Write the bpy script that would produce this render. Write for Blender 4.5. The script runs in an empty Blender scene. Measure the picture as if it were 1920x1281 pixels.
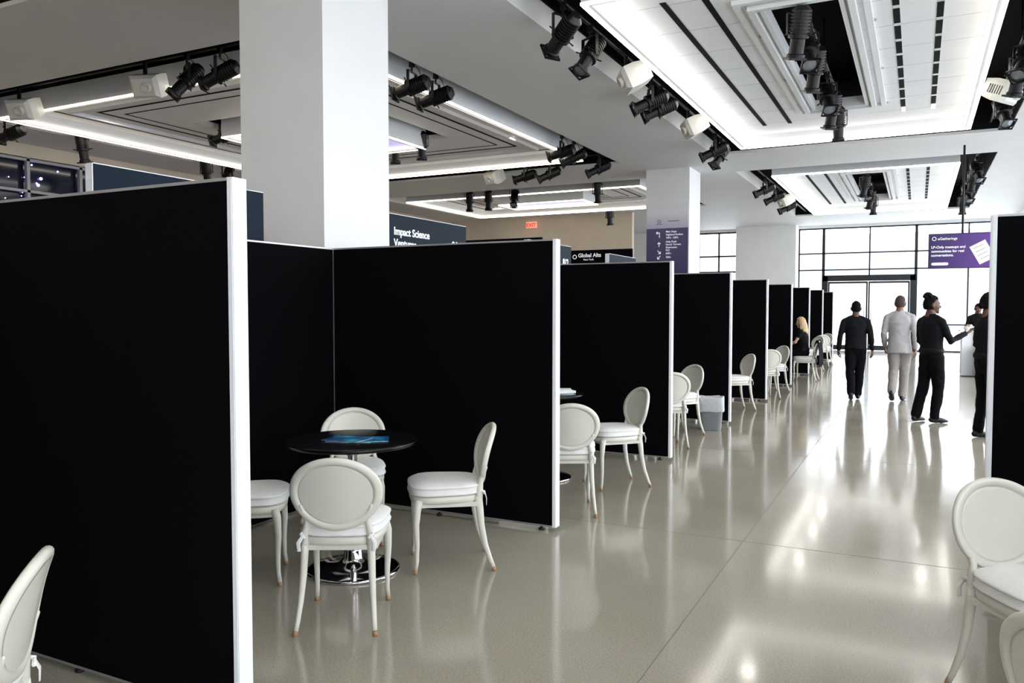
import bpy, bmesh, math, random
from mathutils import Vector, Matrix, noise
from mathutils.bvhtree import BVHTree
random.seed(7)
D=bpy.data; C=bpy.context
scene=C.scene

# ---------------------------------------------------------------- materials
def mat(name,col,rough=0.5,metal=0.0,emit=None,estr=0.0,var=0.0,vscale=20.0,bump=0.0,bscale=60.0,coat=0.0,spec=0.5,trans=0.0):
    m=D.materials.new(name); m.use_nodes=True
    nt=m.node_tree; b=nt.nodes['Principled BSDF']
    b.inputs['Base Color'].default_value=(*col,1)
    b.inputs['Roughness'].default_value=rough
    b.inputs['Metallic'].default_value=metal
    b.inputs['Specular IOR Level'].default_value=spec
    b.inputs['Coat Weight'].default_value=coat
    b.inputs['Transmission Weight'].default_value=trans
    if emit:
        b.inputs['Emission Color'].default_value=(*emit,1)
        b.inputs['Emission Strength'].default_value=estr
    tc=nt.nodes.new('ShaderNodeTexCoord')
    if var>0:
        n=nt.nodes.new('ShaderNodeTexNoise'); n.inputs['Scale'].default_value=vscale; n.inputs['Detail'].default_value=4
        nt.links.new(tc.outputs['Object'],n.inputs['Vector'])
        r=nt.nodes.new('ShaderNodeValToRGB')
        r.color_ramp.elements[0].position=0.3; r.color_ramp.elements[1].position=0.7
        r.color_ramp.elements[0].color=(*[max(0,c*(1-var)) for c in col],1)
        r.color_ramp.elements[1].color=(*[min(1,c*(1+var)) for c in col],1)
        nt.links.new(n.outputs['Fac'],r.inputs['Fac']); nt.links.new(r.outputs['Color'],b.inputs['Base Color'])
    if bump>0:
        n=nt.nodes.new('ShaderNodeTexNoise'); n.inputs['Scale'].default_value=bscale; n.inputs['Detail'].default_value=3
        nt.links.new(tc.outputs['Object'],n.inputs['Vector'])
        bp=nt.nodes.new('ShaderNodeBump'); bp.inputs['Strength'].default_value=bump; bp.inputs['Distance'].default_value=0.01
        nt.links.new(n.outputs['Fac'],bp.inputs['Height']); nt.links.new(bp.outputs['Normal'],b.inputs['Normal'])
    return m

M={}
M['wall']=mat('white_paint',(.83,.835,.84),.6,var=.02,vscale=2)
M['ceil']=mat('ceiling_paint',(.68,.68,.675),.6,var=.02,vscale=2)
M['beige']=mat('beige_paint',(.60,.52,.42),.6,var=.03,vscale=1.5)
M['black']=mat('black_matte',(.008,.008,.01),.55)
M['void']=mat('black_plenum',(.004,.004,.005),.8,spec=.1)
M['tile']=mat('ceiling_tile',(.76,.77,.78),.55,var=.02,vscale=3)
M['fabric']=mat('black_partition_fabric',(.0018,.0018,.0028),.9,spec=.06,bump=.15,bscale=400)
M['frame']=mat('white_partition_edge',(.84,.86,.90),.4)
M['alu']=mat('aluminium_edge',(.5,.5,.52),.35,metal=.8)
M['led']=mat('led_strip',(1,.95,.88),.5,emit=(1,.95,.86),estr=11)
M['ledin']=mat('led_cove_strip',(1,.95,.88),.5,emit=(1,.96,.90),estr=5.2)
M['ledw']=mat('led_strip_warm',(1,.93,.82),.5,emit=(1,.90,.74),estr=7)
M['ledwin']=mat('led_cove_strip_warm',(1,.93,.82),.5,emit=(1,.90,.76),estr=2.0)
M['purple']=mat('purple_light_panel',(.5,.45,.9),.5,emit=(.62,.55,1),estr=1.0)
M['chair']=mat('chair_cream_lacquer',(.66,.65,.58),.38,var=.02,vscale=8,coat=.15)
M['cushion']=mat('cushion_white_fabric',(.78,.78,.76),.8,bump=.25,bscale=160,var=.03,vscale=14)
M['tip']=mat('chair_foot_cap',(.36,.20,.10),.6)
M['chrome']=mat('chrome',(.75,.76,.78),.08,metal=1)
M['tabletop']=mat('black_laminate',(.003,.003,.004),.25,spec=.3)
M['navy']=mat('sign_navy',(.005,.014,.028),.6,spec=.15)
M['white']=mat('white_lettering',(.85,.87,.9),.5,emit=(.9,.93,1),estr=.25)
M['mull']=mat('window_mullion_black',(.012,.013,.016),.4)
M['mullw']=mat('window_mullion_grey',(.36,.36,.38),.4)
M['dglass']=mat('dark_glass',(.008,.012,.03),.08)
M['bokeh']=mat('bokeh_glow_purple',(.6,.5,1),.5,emit=(.45,.42,1),estr=4)  # glow of the dots that imitate purple bokeh in dark glass
M['fixture']=mat('fixture_black',(.0035,.0035,.004),.42,var=.2,vscale=30,spec=.35)
M['lens']=mat('fixture_lens',(.25,.28,.32),.05,metal=.6)
M['lenson']=mat('fixture_lens_on',(1,1,1),.3,emit=(1,.97,.9),estr=6)
M['projw']=mat('projector_white',(.66,.65,.60),.45)
M['grayp']=mat('bin_grey_plastic',(.22,.23,.25),.5,var=.35,vscale=140)
M['liner']=mat('bin_liner',(.62,.64,.67),.35,trans=.25,bump=.5,bscale=30)
M['conc']=mat('exterior_concrete',(.6,.62,.65),.8,var=.05,vscale=.4)
M['bldg']=mat('exterior_facade',(.42,.44,.47),.8,var=.03,vscale=.3)
M['bldgw']=mat('exterior_facade_glass',(.33,.36,.41),.4)
M['exitw']=mat('exit_sign_face',(.9,.5,.4),.5,emit=(1,.45,.3),estr=.4)
M['exitr']=mat('exit_sign_red',(.8,.03,.02),.5,emit=(.9,.05,.02),estr=.5)
M['paper']=mat('paper',(.85,.84,.80),.6)
M['skirt']=mat('white_linen',(.80,.82,.86),.8,bump=.2,bscale=30)

def blue_cover():
    m=mat('booklet_blue',(.02,.25,.5),.3); nt=m.node_tree; b=nt.nodes['Principled BSDF']
    tc=nt.nodes.new('ShaderNodeTexCoord'); v=nt.nodes.new('ShaderNodeTexNoise'); v.inputs['Scale'].default_value=9; v.inputs['Detail'].default_value=5
    nt.links.new(tc.outputs['Object'],v.inputs['Vector'])
    r=nt.nodes.new('ShaderNodeValToRGB'); e=r.color_ramp.elements
    e[0].position=.38; e[0].color=(.004,.03,.14,1); e[1].position=.66; e[1].color=(.04,.50,.62,1)
    x=e.new(.52); x.color=(.01,.16,.34,1)
    nt.links.new(v.outputs['Fac'],r.inputs['Fac']); nt.links.new(r.outputs['Color'],b.inputs['Base Color'])
    return m
M['blue']=blue_cover()

def purple_grad(name,c1,c2,estr,axis='X',lo=-1,hi=1):
    m=mat(name,c1,.4); nt=m.node_tree; b=nt.nodes['Principled BSDF']
    tc=nt.nodes.new('ShaderNodeTexCoord'); s=nt.nodes.new('ShaderNodeSeparateXYZ')
    nt.links.new(tc.outputs['Object'],s.inputs[0])
    mr=nt.nodes.new('ShaderNodeMapRange'); mr.inputs['From Min'].default_value=lo; mr.inputs['From Max'].default_value=hi
    nt.links.new(s.outputs[axis],mr.inputs['Value'])
    r=nt.nodes.new('ShaderNodeValToRGB'); r.color_ramp.elements[0].color=(*c1,1); r.color_ramp.elements[1].color=(*c2,1)
    nt.links.new(mr.outputs[0],r.inputs['Fac']); nt.links.new(r.outputs['Color'],b.inputs['Base Color'])
    nt.links.new(r.outputs['Color'],b.inputs['Emission Color']); b.inputs['Emission Strength'].default_value=estr
    return m
M['screen']=purple_grad('screen_image',(.018,.012,.065),(.10,.035,.22),.4,'X',.17,1.35)
M['postg']=purple_grad('poster_fade',(.50,.48,.64),(.80,.80,.83),0.0,'Z',3.44,3.8)
M['postp']=purple_grad('poster_purple',(.045,.04,.11),(.085,.075,.17),0.0,'Z',2.0,3.44)

def floor_mat():
    m=D.materials.new('polished_concrete'); m.use_nodes=True; nt=m.node_tree; b=nt.nodes['Principled BSDF']
    tc=nt.nodes.new('ShaderNodeTexCoord')
    def N(scale,det):
        n=nt.nodes.new('ShaderNodeTexNoise'); n.inputs['Scale'].default_value=scale; n.inputs['Detail'].default_value=det
        nt.links.new(tc.outputs['Object'],n.inputs['Vector']); return n
    n1=N(.7,6); n2=N(110,3)
    r1=nt.nodes.new('ShaderNodeValToRGB'); e=r1.color_ramp.elements
    e[0].position=.3; e[0].color=(.345,.315,.255,1); e[1].position=.7; e[1].color=(.42,.39,.325,1)
    nt.links.new(n1.outputs['Fac'],r1.inputs['Fac'])
    r2=nt.nodes.new('ShaderNodeValToRGB'); e=r2.color_ramp.elements
    e[0].position=.34; e[0].color=(.78,.77,.74,1); e[1].position=.60; e[1].color=(1.03,1.03,1.02,1)
    nt.links.new(n2.outputs['Fac'],r2.inputs['Fac'])
    mx=nt.nodes.new('ShaderNodeMix'); mx.data_type='RGBA'; mx.blend_type='MULTIPLY'; mx.inputs['Factor'].default_value=1
    nt.links.new(r1.outputs['Color'],mx.inputs['A']); nt.links.new(r2.outputs['Color'],mx.inputs['B'])
    nt.links.new(mx.outputs['Result'],b.inputs['Base Color'])
    n3=N(3,4); mr=nt.nodes.new('ShaderNodeMapRange'); mr.inputs['To Min'].default_value=.09; mr.inputs['To Max'].default_value=.15
    nt.links.new(n3.outputs['Fac'],mr.inputs['Value']); nt.links.new(mr.outputs[0],b.inputs['Roughness'])
    b.inputs['Specular IOR Level'].default_value=.55
    b.inputs['Coat Weight'].default_value=.08; b.inputs['Coat Roughness'].default_value=.06
    bp=nt.nodes.new('ShaderNodeBump'); bp.inputs['Strength'].default_value=.03; bp.inputs['Distance'].default_value=.02
    n4=N(1.6,2); nt.links.new(n4.outputs['Fac'],bp.inputs['Height']); nt.links.new(bp.outputs['Normal'],b.inputs['Normal'])
    return m
M['floor']=floor_mat()
M['joint']=mat('floor_joint',(.16,.15,.13),.5)

# ---------------------------------------------------------------- mesh builder
class MB:
    def __init__(s): s.v=[]; s.f=[]; s.m=[]; s.mats=[]; s.sm=[]
    def mi(s,k):
        if k not in s.mats: s.mats.append(k)
        return s.mats.index(k)
    def add(s,vs,fs,k,smooth=False,T=None):
        o=len(s.v); i=s.mi(k)
        for p in vs:
            p=Vector(p); s.v.append(T@p if T else p)
        for f in fs: s.f.append([o+j for j in f]); s.m.append(i); s.sm.append(smooth)
    def box(s,a,b,k,T=None):
        x0,y0,z0=[min(a[i],b[i]) for i in range(3)]; x1,y1,z1=[max(a[i],b[i]) for i in range(3)]
        v=[(x0,y0,z0),(x1,y0,z0),(x1,y1,z0),(x0,y1,z0),(x0,y0,z1),(x1,y0,z1),(x1,y1,z1),(x0,y1,z1)]
        f=[(0,3,2,1),(4,5,6,7),(0,1,5,4),(1,2,6,5),(2,3,7,6),(3,0,4,7)]
        s.add(v,f,k,T=T)
    def lathe(s,prof,k,n=32,T=None,smooth=True):
        v=[];f=[]
        for r,z in prof:
            for i in range(n):
                a=2*math.pi*i/n; v.append((r*math.cos(a),r*math.sin(a),z))
        for j in range(len(prof)-1):
            for i in range(n):
                f.append((j*n+i,j*n+(i+1)%n,(j+1)*n+(i+1)%n,(j+1)*n+i))
        s.add(v,f,k,smooth,T)
    def rings(s,rings,k,T=None,smooth=True,cap=True):
        n=len(rings[0]); v=[p for r in rings for p in r]; f=[]
        for j in range(len(rings)-1):
            for i in range(n): f.append((j*n+i,j*n+(i+1)%n,(j+1)*n+(i+1)%n,(j+1)*n+i))
        if cap:
            f.append(tuple(range(n))[::-1]); f.append(tuple((len(rings)-1)*n+i for i in range(n)))
        s.add(v,f,k,smooth,T)
    def tube(s,pts,rad,k,n=12,ref=(1,0,0),T=None,round_=True):
        pts=[Vector(p) for p in pts]; rad=[(r,r) if not isinstance(r,(tuple,list)) else r for r in rad]
        if round_:
            t0=(pts[0]-pts[1]).normalized(); t1=(pts[-1]-pts[-2]).normalized()
            a=min(rad[0]); b=min(rad[-1])
            pts=[pts[0]+t0*a*.85,pts[0]+t0*a*.5]+pts+[pts[-1]+t1*b*.5,pts[-1]+t1*b*.85]
            q0,q1=rad[0],rad[-1]
            rad=[(q0[0]*.35,q0[1]*.35),(q0[0]*.8,q0[1]*.8)]+rad+[(q1[0]*.8,q1[1]*.8),(q1[0]*.35,q1[1]*.35)]
        R=[]; ref=Vector(ref)
        for i,p in enumerate(pts):
            if i==0: t=pts[1]-p
            elif i==len(pts)-1: t=p-pts[i-1]
            else: t=(pts[i+1]-p).normalized()+(p-pts[i-1]).normalized()
            t.normalize(); sd=ref-t*ref.dot(t)
            if sd.length<1e-3: sd=t.orthogonal()
            sd.normalize(); o=t.cross(sd)
            R.append([p+sd*rad[i][0]*math.cos(2*math.pi*j/n)+o*rad[i][1]*math.sin(2*math.pi*j/n) for j in range(n)])
        s.rings(R,k,T)
    def ball(s,c,r,k,n=16,T=None,fn=None):
        c=Vector(c); r=(r,r,r) if not isinstance(r,(tuple,list)) else r
        R=[]
        m=max(6,n//2+2)
        for j in range(m+1):
            ph=math.pi*(0.02+0.96*j/m)-math.pi/2
            ring=[]
            for i in range(n):
                a=2*math.pi*i/n
                p=Vector((math.cos(ph)*math.cos(a),math.cos(ph)*math.sin(a),math.sin(ph)))
                q=Vector((p.x*r[0],p.y*r[1],p.z*r[2]))
                if fn: q=fn(p,q)
                ring.append(c+q)
            R.append(ring)
        s.rings(R,k,T)
    def mesh(s,name):
        me=D.meshes.new(name); me.from_pydata([tuple(p) for p in s.v],[],s.f)
        for k in s.mats: me.materials.append(M[k])
        me.polygons.foreach_set('material_index',s.m); me.polygons.foreach_set('use_smooth',s.sm)
        me.update(); return me
    def obj(s,name,loc=(0,0,0),rz=0,fixn=True,bevel=0):
        me=s.mesh(name)
        if fixn:
            bm=bmesh.new(); bm.from_mesh(me); bmesh.ops.recalc_face_normals(bm,faces=bm.faces); bm.to_mesh(me); bm.free()
        o=D.objects.new(name,me); C.collection.objects.link(o); o.location=loc; o.rotation_euler=(0,0,rz)
        if bevel:
            b=o.modifiers.new('bevel','BEVEL'); b.width=bevel; b.segments=2; b.limit_method='ANGLE'
        return o
def inst(o,name,loc,rz=0,rot=None):
    n=D.objects.new(name,o.data); C.collection.objects.link(n); n.location=loc; n.rotation_euler=rot or (0,0,rz)
    return n
def text(body,size,loc,rot,k,parent=None,name='lettering',bold=.012,align='LEFT',sx=1.0):
    c=D.curves.new(name,'FONT'); c.body=body; c.size=size; c.extrude=.002; c.offset=bold*size; c.align_x=align
    c.space_line=1.0
    o=D.objects.new(name,c); C.collection.objects.link(o); 
    C.view_layer.update()
    dg=C.evaluated_depsgraph_get(); me=D.meshes.new_from_object(o.evaluated_get(dg)); D.objects.remove(o)
    me.materials.clear(); me.materials.append(M[k])
    o=D.objects.new(name,me); C.collection.objects.link(o); o.location=loc; o.rotation_euler=rot; o.scale=(sx,1,1)
    if parent: o.parent=parent
    return o
FY=(math.radians(90),0,0)                      # faces -Y
FX=(math.radians(90),0,math.radians(90))       # faces +X, reads along +Y

# ---------------------------------------------------------------- room
ZC=4.8
XL,XR,Y0,Y1=-15.5,3.0,-5.0,33.0
b=MB(); b.box((XL-.2,Y0-.2,-.2),(XR+.2,Y1+.2,0),'floor'); b.obj('floor')
b=MB()
for y in (-1.5,2.05,5.6,9.15,12.7,16.25,19.8,23.35,26.9,30.4): b.box((XL,y,0.0),(XR,y+.005,.0008),'joint')
for x in (-4.35,-1.05,2.4): b.box((x,Y0,0.0),(x+.005,Y1,.0008),'joint')
b.obj('floor_expansion_joints')

# ceiling with openings
ops=[(-3.85,1.4,-4.4,5.2),(-3.85,1.4,7.1,16.85),(-3.85,1.4,19.1,29.3),
     (-14.1,-5.9,-4.4,5.2),(-14.1,-5.9,7.1,16.85),(-14.1,-5.9,19.1,24.95)]
xs=sorted({XL-.2,XR+.2,-14.1,-5.9,-3.85,1.4}); ys=sorted({Y0-.2,Y1+.2,-4.4,5.2,7.1,16.85,19.1,24.95,29.3})
b=MB()
def inop(x,y): return any(o[0]<x<o[1] and o[2]<y<o[3] for o in ops)
for i in range(len(xs)-1):
    for j in range(len(ys)-1):
        cx=(xs[i]+xs[i+1])/2; cy=(ys[j]+ys[j+1])/2
        if not inop(cx,cy): b.box((xs[i],ys[j],ZC),(xs[i+1],ys[j+1],ZC+.75),'ceil')
b.box((XL-.2,Y0-.2,ZC+.75),(XR+.2,Y1+.2,ZC+.9),'void')
for o in ops:  # black lining on openings (upper part)
    x0,x1,y0,y1=o
    b.box((x1-.02,y0,ZC+.02),(x1-.001,y1,ZC+.74),'void')
    b.box((x0,y1-.02,ZC+.05),(x1,y1-.001,ZC+.74),'void')
    b.box((x0,y0+.001,ZC+.02),(x1,y0+.02,ZC+.74),'void')
    b.box((x0+.001,y0,ZC+.28),(x0+.02,y1,ZC+.74),'void')
b.obj('ceiling')

def coffer(x0,x1,y0,y1,led,kind):
    b=MB(); zt=ZC+.16; w=.09; zb=ZC-.06; lin={'led':'ledin','ledw':'ledwin'}[led]
    # rim
    for (a,c) in (((x0,y0),(x1,y0+w)),((x0,y1-w),(x1,y1)),((x0,y0+w),(x0+w,y1-w)),((x1-w,y0+w),(x1,y1-w))):
        b.box((a[0],a[1],zb),(c[0],c[1],zt+.12),'tile')
    # lens line in the underside and outer arris of the rim
    q=.024
    for (a,c) in (((x0-.004,y0-.004),(x1+.004,y0+q)),((x0-.004,y1-q),(x1+.004,y1+.004)),((x0-.004,y0+q),(x0+q,y1-q)),((x1-q,y0+q),(x1+.004,y1-q))):
        b.box((a[0],a[1],zb-.012),(c[0],c[1],zb+.016),led)
    # led ledge
    l=.035
    X0,X1,Y0_,Y1_=x0+w,x1-w,y0+w,y1-w
    for (a,c) in (((X0,Y0_),(X1,Y0_+l)),((X0,Y1_-l),(X1,Y1_)),((X0,Y0_+l),(X0+l,Y1_-l)),((X1-l,Y0_+l),(X1,Y1_-l))):
        b.box((a[0],a[1],zb+.012),(c[0],c[1],zb+.055),lin)
    # suspended panel made of strips with slots between
    def panel(a0,a1,c0,c1): b.box((a0,c0,zt),(a1,c1,zt+.1),'tile')
    def seams(a0,a1,c0,c1,nx,ny):
        for i in range(1,nx):
            x=a0+(a1-a0)*i/nx; b.box((x-.004,c0,zt-.002),(x+.004,c1,zt-.0005),'alu')
        for i in range(1,ny):
            y=c0+(c1-c0)*i/ny; b.box((a0,y-.004,zt-.002),(a1,y+.004,zt-.0005),'alu')
    if kind=='bar':
        cx=(X0+X1)/2; hw=.38
        oy0,oy1=y0+1.5,y1-1.9
        panel(X0,cx-hw,Y0_,Y1_); panel(cx+hw,X1,Y0_,Y1_); panel(cx-hw,cx+hw,Y0_,oy0); panel(cx-hw,cx+hw,oy1,Y1_)
        seams(X0,cx-hw,Y0_,Y1_,1,9); seams(cx+hw,X1,Y0_,Y1_,1,9)
        for (o,t,d) in ((.30,.07,.05),(.16,.07,.09),(.05,.05,.06)):
            a0,a1,c0,c1=cx-hw-o,cx+hw+o,oy0-o,oy1+o
            b.box((a0,c0,zt-d),(a0+t,c1,zt),'tile'); b.box((a1-t,c0,zt-d),(a1,c1,zt),'tile')
            b.box((a0+t,c0,zt-d),(a1-t,c0+t,zt),'tile'); b.box((a0+t,c1-t,zt-d),(a1-t,c1,zt),'tile')
        for x in (cx-1.36,cx-.92):
            b.box((x-.035,y0+.9,zt-.006),(x+.035,y1-.85,zt-.001),'void')
        for x in (cx+.92,cx+1.36):
            b.box((x-.035,y0+.9,zt-.004),(x+.035,y1-.85,zt-.001),'alu')
            yy=y0+1.0
            while yy<y1-1.2:
                b.box((x-.035,yy,zt-.008),(x+.035,yy+.5,zt-.004),'void'); yy+=.62
        for sx in (-.62,.66):
            for q in (.3,.55,.8):
                b.lathe([(0,0),(.05,0),(.055,-.006),(.055,.0)],'alu',16,Matrix.Translation((cx+sx,y0+(y1-y0)*q,zt-.002)))
    else:
        cx,cy=(X0+X1)/2,(Y0_+Y1_)/2; hx=(x1-x0)*.24; hy=(y1-y0)*.20
        panel(X0,cx-hx,Y0_,Y1_); panel(cx+hx,X1,Y0_,Y1_); panel(cx-hx,cx+hx,Y0_,cy-hy); panel(cx-hx,cx+hx,cy+hy,Y1_)
        b.box((cx-hx-.2,cy-hy-.2,zt+.2),(cx+hx+.2,cy+hy+.2,zt+.24),'void')
        gx,gy=hx-.35,hy-.3
        for (a,c) in (((-gx,-gy),(gx,-gy+.1)),((-gx,gy-.1),(gx,gy)),((-gx,-gy+.1),(-gx+.1,gy-.1)),((gx-.1,-gy+.1),(gx,gy-.1))):
            b.box((cx+a[0],cy+a[1],zb-.02),(cx+c[0],cy+c[1],zt+.2),'tile')
        for (a,c) in (((-gx-.003,-gy-.003),(gx+.003,-gy+.025)),((-gx-.003,gy-.025),(gx+.003,gy+.003)),((-gx-.003,-gy+.025),(-gx+.025,gy-.025)),((gx-.025,-gy+.025),(gx+.003,gy-.025))):
            b.box((cx+a[0],cy+a[1],zb-.03),(cx+c[0],cy+c[1],zb-.005),led)
        g=gx-.1;h=gy-.1
        for (a,c) in (((-g,-h),(g,-h+l)),((-g,h-l),(g,h)),((-g,-h+l),(-g+l,h-l)),((g-l,-h+l),(g,h-l))):
            b.box((cx+a[0],cy+a[1],zb),(cx+c[0],cy+c[1],zb+.04),lin)
        b.box((cx-g,cy-h,zt),(cx+g,cy+h,zt+.02),'purple')
        for o in (.35,.95,1.25):
            a0,a1,c0,c1=X0+o,X1-o,Y0_+o,Y1_-o; t=.05 if o<1 else .03
            z0,z1=zt-.006,zt-.001
            b.box((a0,c0,z0),(a0+t,c1,z1),'void'); b.box((a1-t,c0,z0),(a1,c1,z1),'void')
            b.box((a0+t,c0,z0),(a1-t,c0+t,z1),'void'); b.box((a0+t,c1-t,z0),(a1-t,c1,z1),'void')
        for o in (.62,):
            a0,a1,c0,c1=X0+o,X1-o,Y0_+o,Y1_-o; t=.06
            b.box((a0,c0,zt-.06),(a0+t,c1,zt),'tile'); b.box((a1-t,c0,zt-.06),(a1,c1,zt),'tile')
            b.box((a0+t,c0,zt-.06),(a1-t,c0+t,zt),'tile'); b.box((a0+t,c1-t,zt-.06),(a1-t,c1,zt),'tile')
    for x in (x0+.5,x1-.5):
        for y in (y0+.7,y1-.7): b.box((x-.03,y-.03,zt+.1),(x+.03,y+.03,ZC+.76),'void')
    return b.obj('ceiling_light_coffer')
coffer(-3.15,.76,7.75,16.1,'led','bar')
coffer(-3.15,.76,19.8,28.5,'led','bar')
coffer(-3.15,.76,-3.7,4.5,'led','bar')
coffer(-13.6,-6.4,8.0,15.9,'ledw','nest')
coffer(-13.6,-6.4,19.8,24.3,'ledw','nest')
coffer(-13.6,-6.4,-3.7,4.5,'ledw','nest')

# lighting tracks
b=MB()
tracks=[((-3.5,-4,4.95),(-3.5,5,4.95)),((-3.5,7.2,4.95),(-3.5,16.7,4.95)),((-3.5,19.2,4.95),(-3.5,29.2,4.95)),
 ((1.1,7.2,4.95),(1.1,16.7,4.95)),((1.1,19.2,4.95),(1.1,29.2,4.95)),((-1.2,9.0,5.0),(-1.2,14.4,5.0)),((-1.2,21,5.0),(-1.2,26.9,5.0)),
 ((-6.15,7.2,4.95),(-6.15,16.7,4.95)),((-13.9,7.5,4.95),(-13.9,16.7,4.95)),((-14,7.5,4.95),(-6,7.5,4.95)),((-14,16.4,4.95),(-6,16.4,4.95)),
 ((-14,19.4,4.95),(-6,19.4,4.95)),((-14,24.7,4.95),(-6,24.7,4.95))]
for a,c in tracks:
    b.tube([a,c],[.025,.025],'fixture',8,ref=(0,0,1))
    for q in (.1,.5,.9):
        p=Vector(a).lerp(Vector(c),q); b.box((p.x-.01,p.y-.01,p.z),(p.x+.01,p.y+.01,ZC+.76),'fixture')
b.obj('lighting_track')

def spot_mesh(tilt,pan,lens='lens'):
    b=MB()
    b.box((-.03,-.025,-.07),(.03,.025,.03),'fixture')      # clamp
    b.tube([(0,0,-.05),(0,0,-.13)],[.015,.015],'fixture',8)
    P=Matrix.Rotation(pan,4,'Z')
    for sx in (-1,1):
        b.box((sx*.125,-.02,-.36),(sx*.135,.02,-.13),'fixture',T=P)
    b.box((-.135,-.02,-.135),(.135,.02,-.125),'fixture',T=P)
    T=P@Matrix.Translation((0,0,-.33))@Matrix.Rotation(tilt,4,'X')
    prof=[(0,.27),(.06,.27),(.085,.24)]
    z=.22
    while z>0.0:
        prof+=[(.105,z),(.105,z-.018),(.088,z-.02),(.088,z-.032)]; z-=.034
    prof+=[(.11,-.02),(.11,-.06),(.078,-.07),(.078,-.22),(.095,-.23),(.095,-.27),(.085,-.27),(.08,-.255)]
    b.lathe(prof,'fixture',20,T,smooth=False)
    b.lathe([(.08,-.255),(.04,-.262),(0,-.265)],lens,20,T)
    for k in range(4):
        a=k*math.pi/2+.78; b.tube([(.10*math.cos(a),.10*math.sin(a),-.03),(.16*math.cos(a),.16*math.sin(a),-.03)],[.008,.01],'fixture',6,T=T,ref=(0,0,1))
    b.box((-.1,-.1,-.285),(.1,-.085,-.262),'fixture',T=T); b.box((-.1,.085,-.285),(.1,.1,-.262),'fixture',T=T)
    b.box((-.1,-.1,-.285),(-.085,.1,-.262),'fixture',T=T); b.box((.085,-.1,-.285),(.1,.1,-.262),'fixture',T=T)
    b.tube([(0,0,.0),(.09,.03,-.10),(.12,.05,-.2),(.06,.06,-.22)],[.006]*4,'fixture',6)
    o=b.obj('stage_spotlight'); return o
bank={}
def spot(x,y,z,tilt,pan,on=False):
    key=(tilt,pan,on)
    if key not in bank:
        o=spot_mesh(math.radians(tilt),math.radians(pan),'lenson' if on else 'lens'); bank[key]=o; o.location=(x,y,z)
    else: inst(bank[key],'stage_spotlight',(x,y,z))
zt=4.93
for (x,y,t,p,on) in [(-3.5,8.1,60,60,True),(-3.5,8.9,35,150,False),(-3.5,11.3,65,120,False),(-3.5,11.8,65,120,False),(-3.5,15.4,65,110,False),(-3.5,15.9,40,150,False),
  (-1.2,9.2,20,30,False),(-1.2,9.9,35,200,False),(-1.2,10.7,20,30,False),(-1.2,12.2,35,200,False),(-1.2,13.0,20,30,False),(-1.2,14.0,10,0,False),
  (1.1,9.8,35,200,False),(1.1,11.5,40,150,False),(1.1,12.1,20,30,False),(1.1,14.3,35,200,False),
  (-1.2,21.3,20,30,False),(-1.2,22.3,35,200,False),(-1.2,24.0,20,30,False),(-1.2,25.4,10,0,False),
  (-3.5,21.0,65,120,False),(-3.5,22.6,65,110,False),(-3.5,25.0,65,120,False),(1.1,20.3,35,200,False),(1.1,21.6,20,30,False),(1.1,24,35,200,False),(1.1,26.5,10,0,False),
  (-6.15,9.1,75,100,False),(-6.15,9.7,75,100,False),(-6.15,14.2,75,100,False),(-6.15,14.8,65,110,False),(-6.15,16.2,65,120,False),
  (-8.0,7.5,65,110,False),(-8.6,7.5,40,150,False),(-13.9,8.4,75,100,False),(-13.9,9.7,10,0,False),(-13.9,12.6,20,30,False),(-13.9,13.2,35,200,False),
  (-7.4,16.4,65,120,False),(-8.0,16.4,75,100,False),(-11.2,19.4,20,30,False),(-10.6,19.4,20,30,False),(-9.8,19.4,35,200,False),(-7.4,19.4,10,0,False),
  (-12.0,16.4,20,30,False),(-9.0,24.7,10,0,False)]:
    spot(x,y,zt,t,p,on)
for (x,y,t,p) in [(-11.55,10.9,75,100),(-8.7,13.2,20,30),(-8.45,11.2,35,200),(-9.4,13.3,20,30),(-11.6,12.9,65,110)]:
    spot(x,y,5.13,t,p)
def speaker(name,x,y,rz,z=4.93):
    b=MB()
    b.box((-.02,-.02,-.15),(.02,.02,.02),'fixture')
    T=Matrix.Rotation(math.radians(25),4,'X')
    R=[]
    for (w,h,yy) in ((.17,.12,.18),(.2,.15,.0),(.2,.15,-.14),(.15,.11,-.19)):
        R.append([Vector((sx*w,yy,sz*h-.28)) for sx,sz in ((-1,-1),(1,-1),(1,1),(-1,1))])
    b.rings(R,'projw',T=T,smooth=False)
    T2=T@Matrix.Translation((.05,-.19,-.28))@Matrix.Rotation(math.radians(90),4,'X')
    b.lathe([(.07,0),(.07,.05),(.055,.055),(.05,.03),(0,.03)],'projw',18,T2)
    for i in range(6): b.box((-.202,-.1+i*.035,-.34),(-.199,-.085+i*.035,-.22),'fixture',T=T)
    return b.obj(name,(x,y,z),rz)
s0=speaker('ceiling_projector',-3.5,10.2,math.radians(-60))
for (x,y,r) in ((-3.5,13.4,-60),(-3.5,23.8,-60),(-9.4,7.5,20),(-12.2,7.5,20),(-8.9,16.4,-20),(1.1,13.2,60)): inst(s0,'ceiling_projector',(x,y,4.93),math.radians(r))

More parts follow.
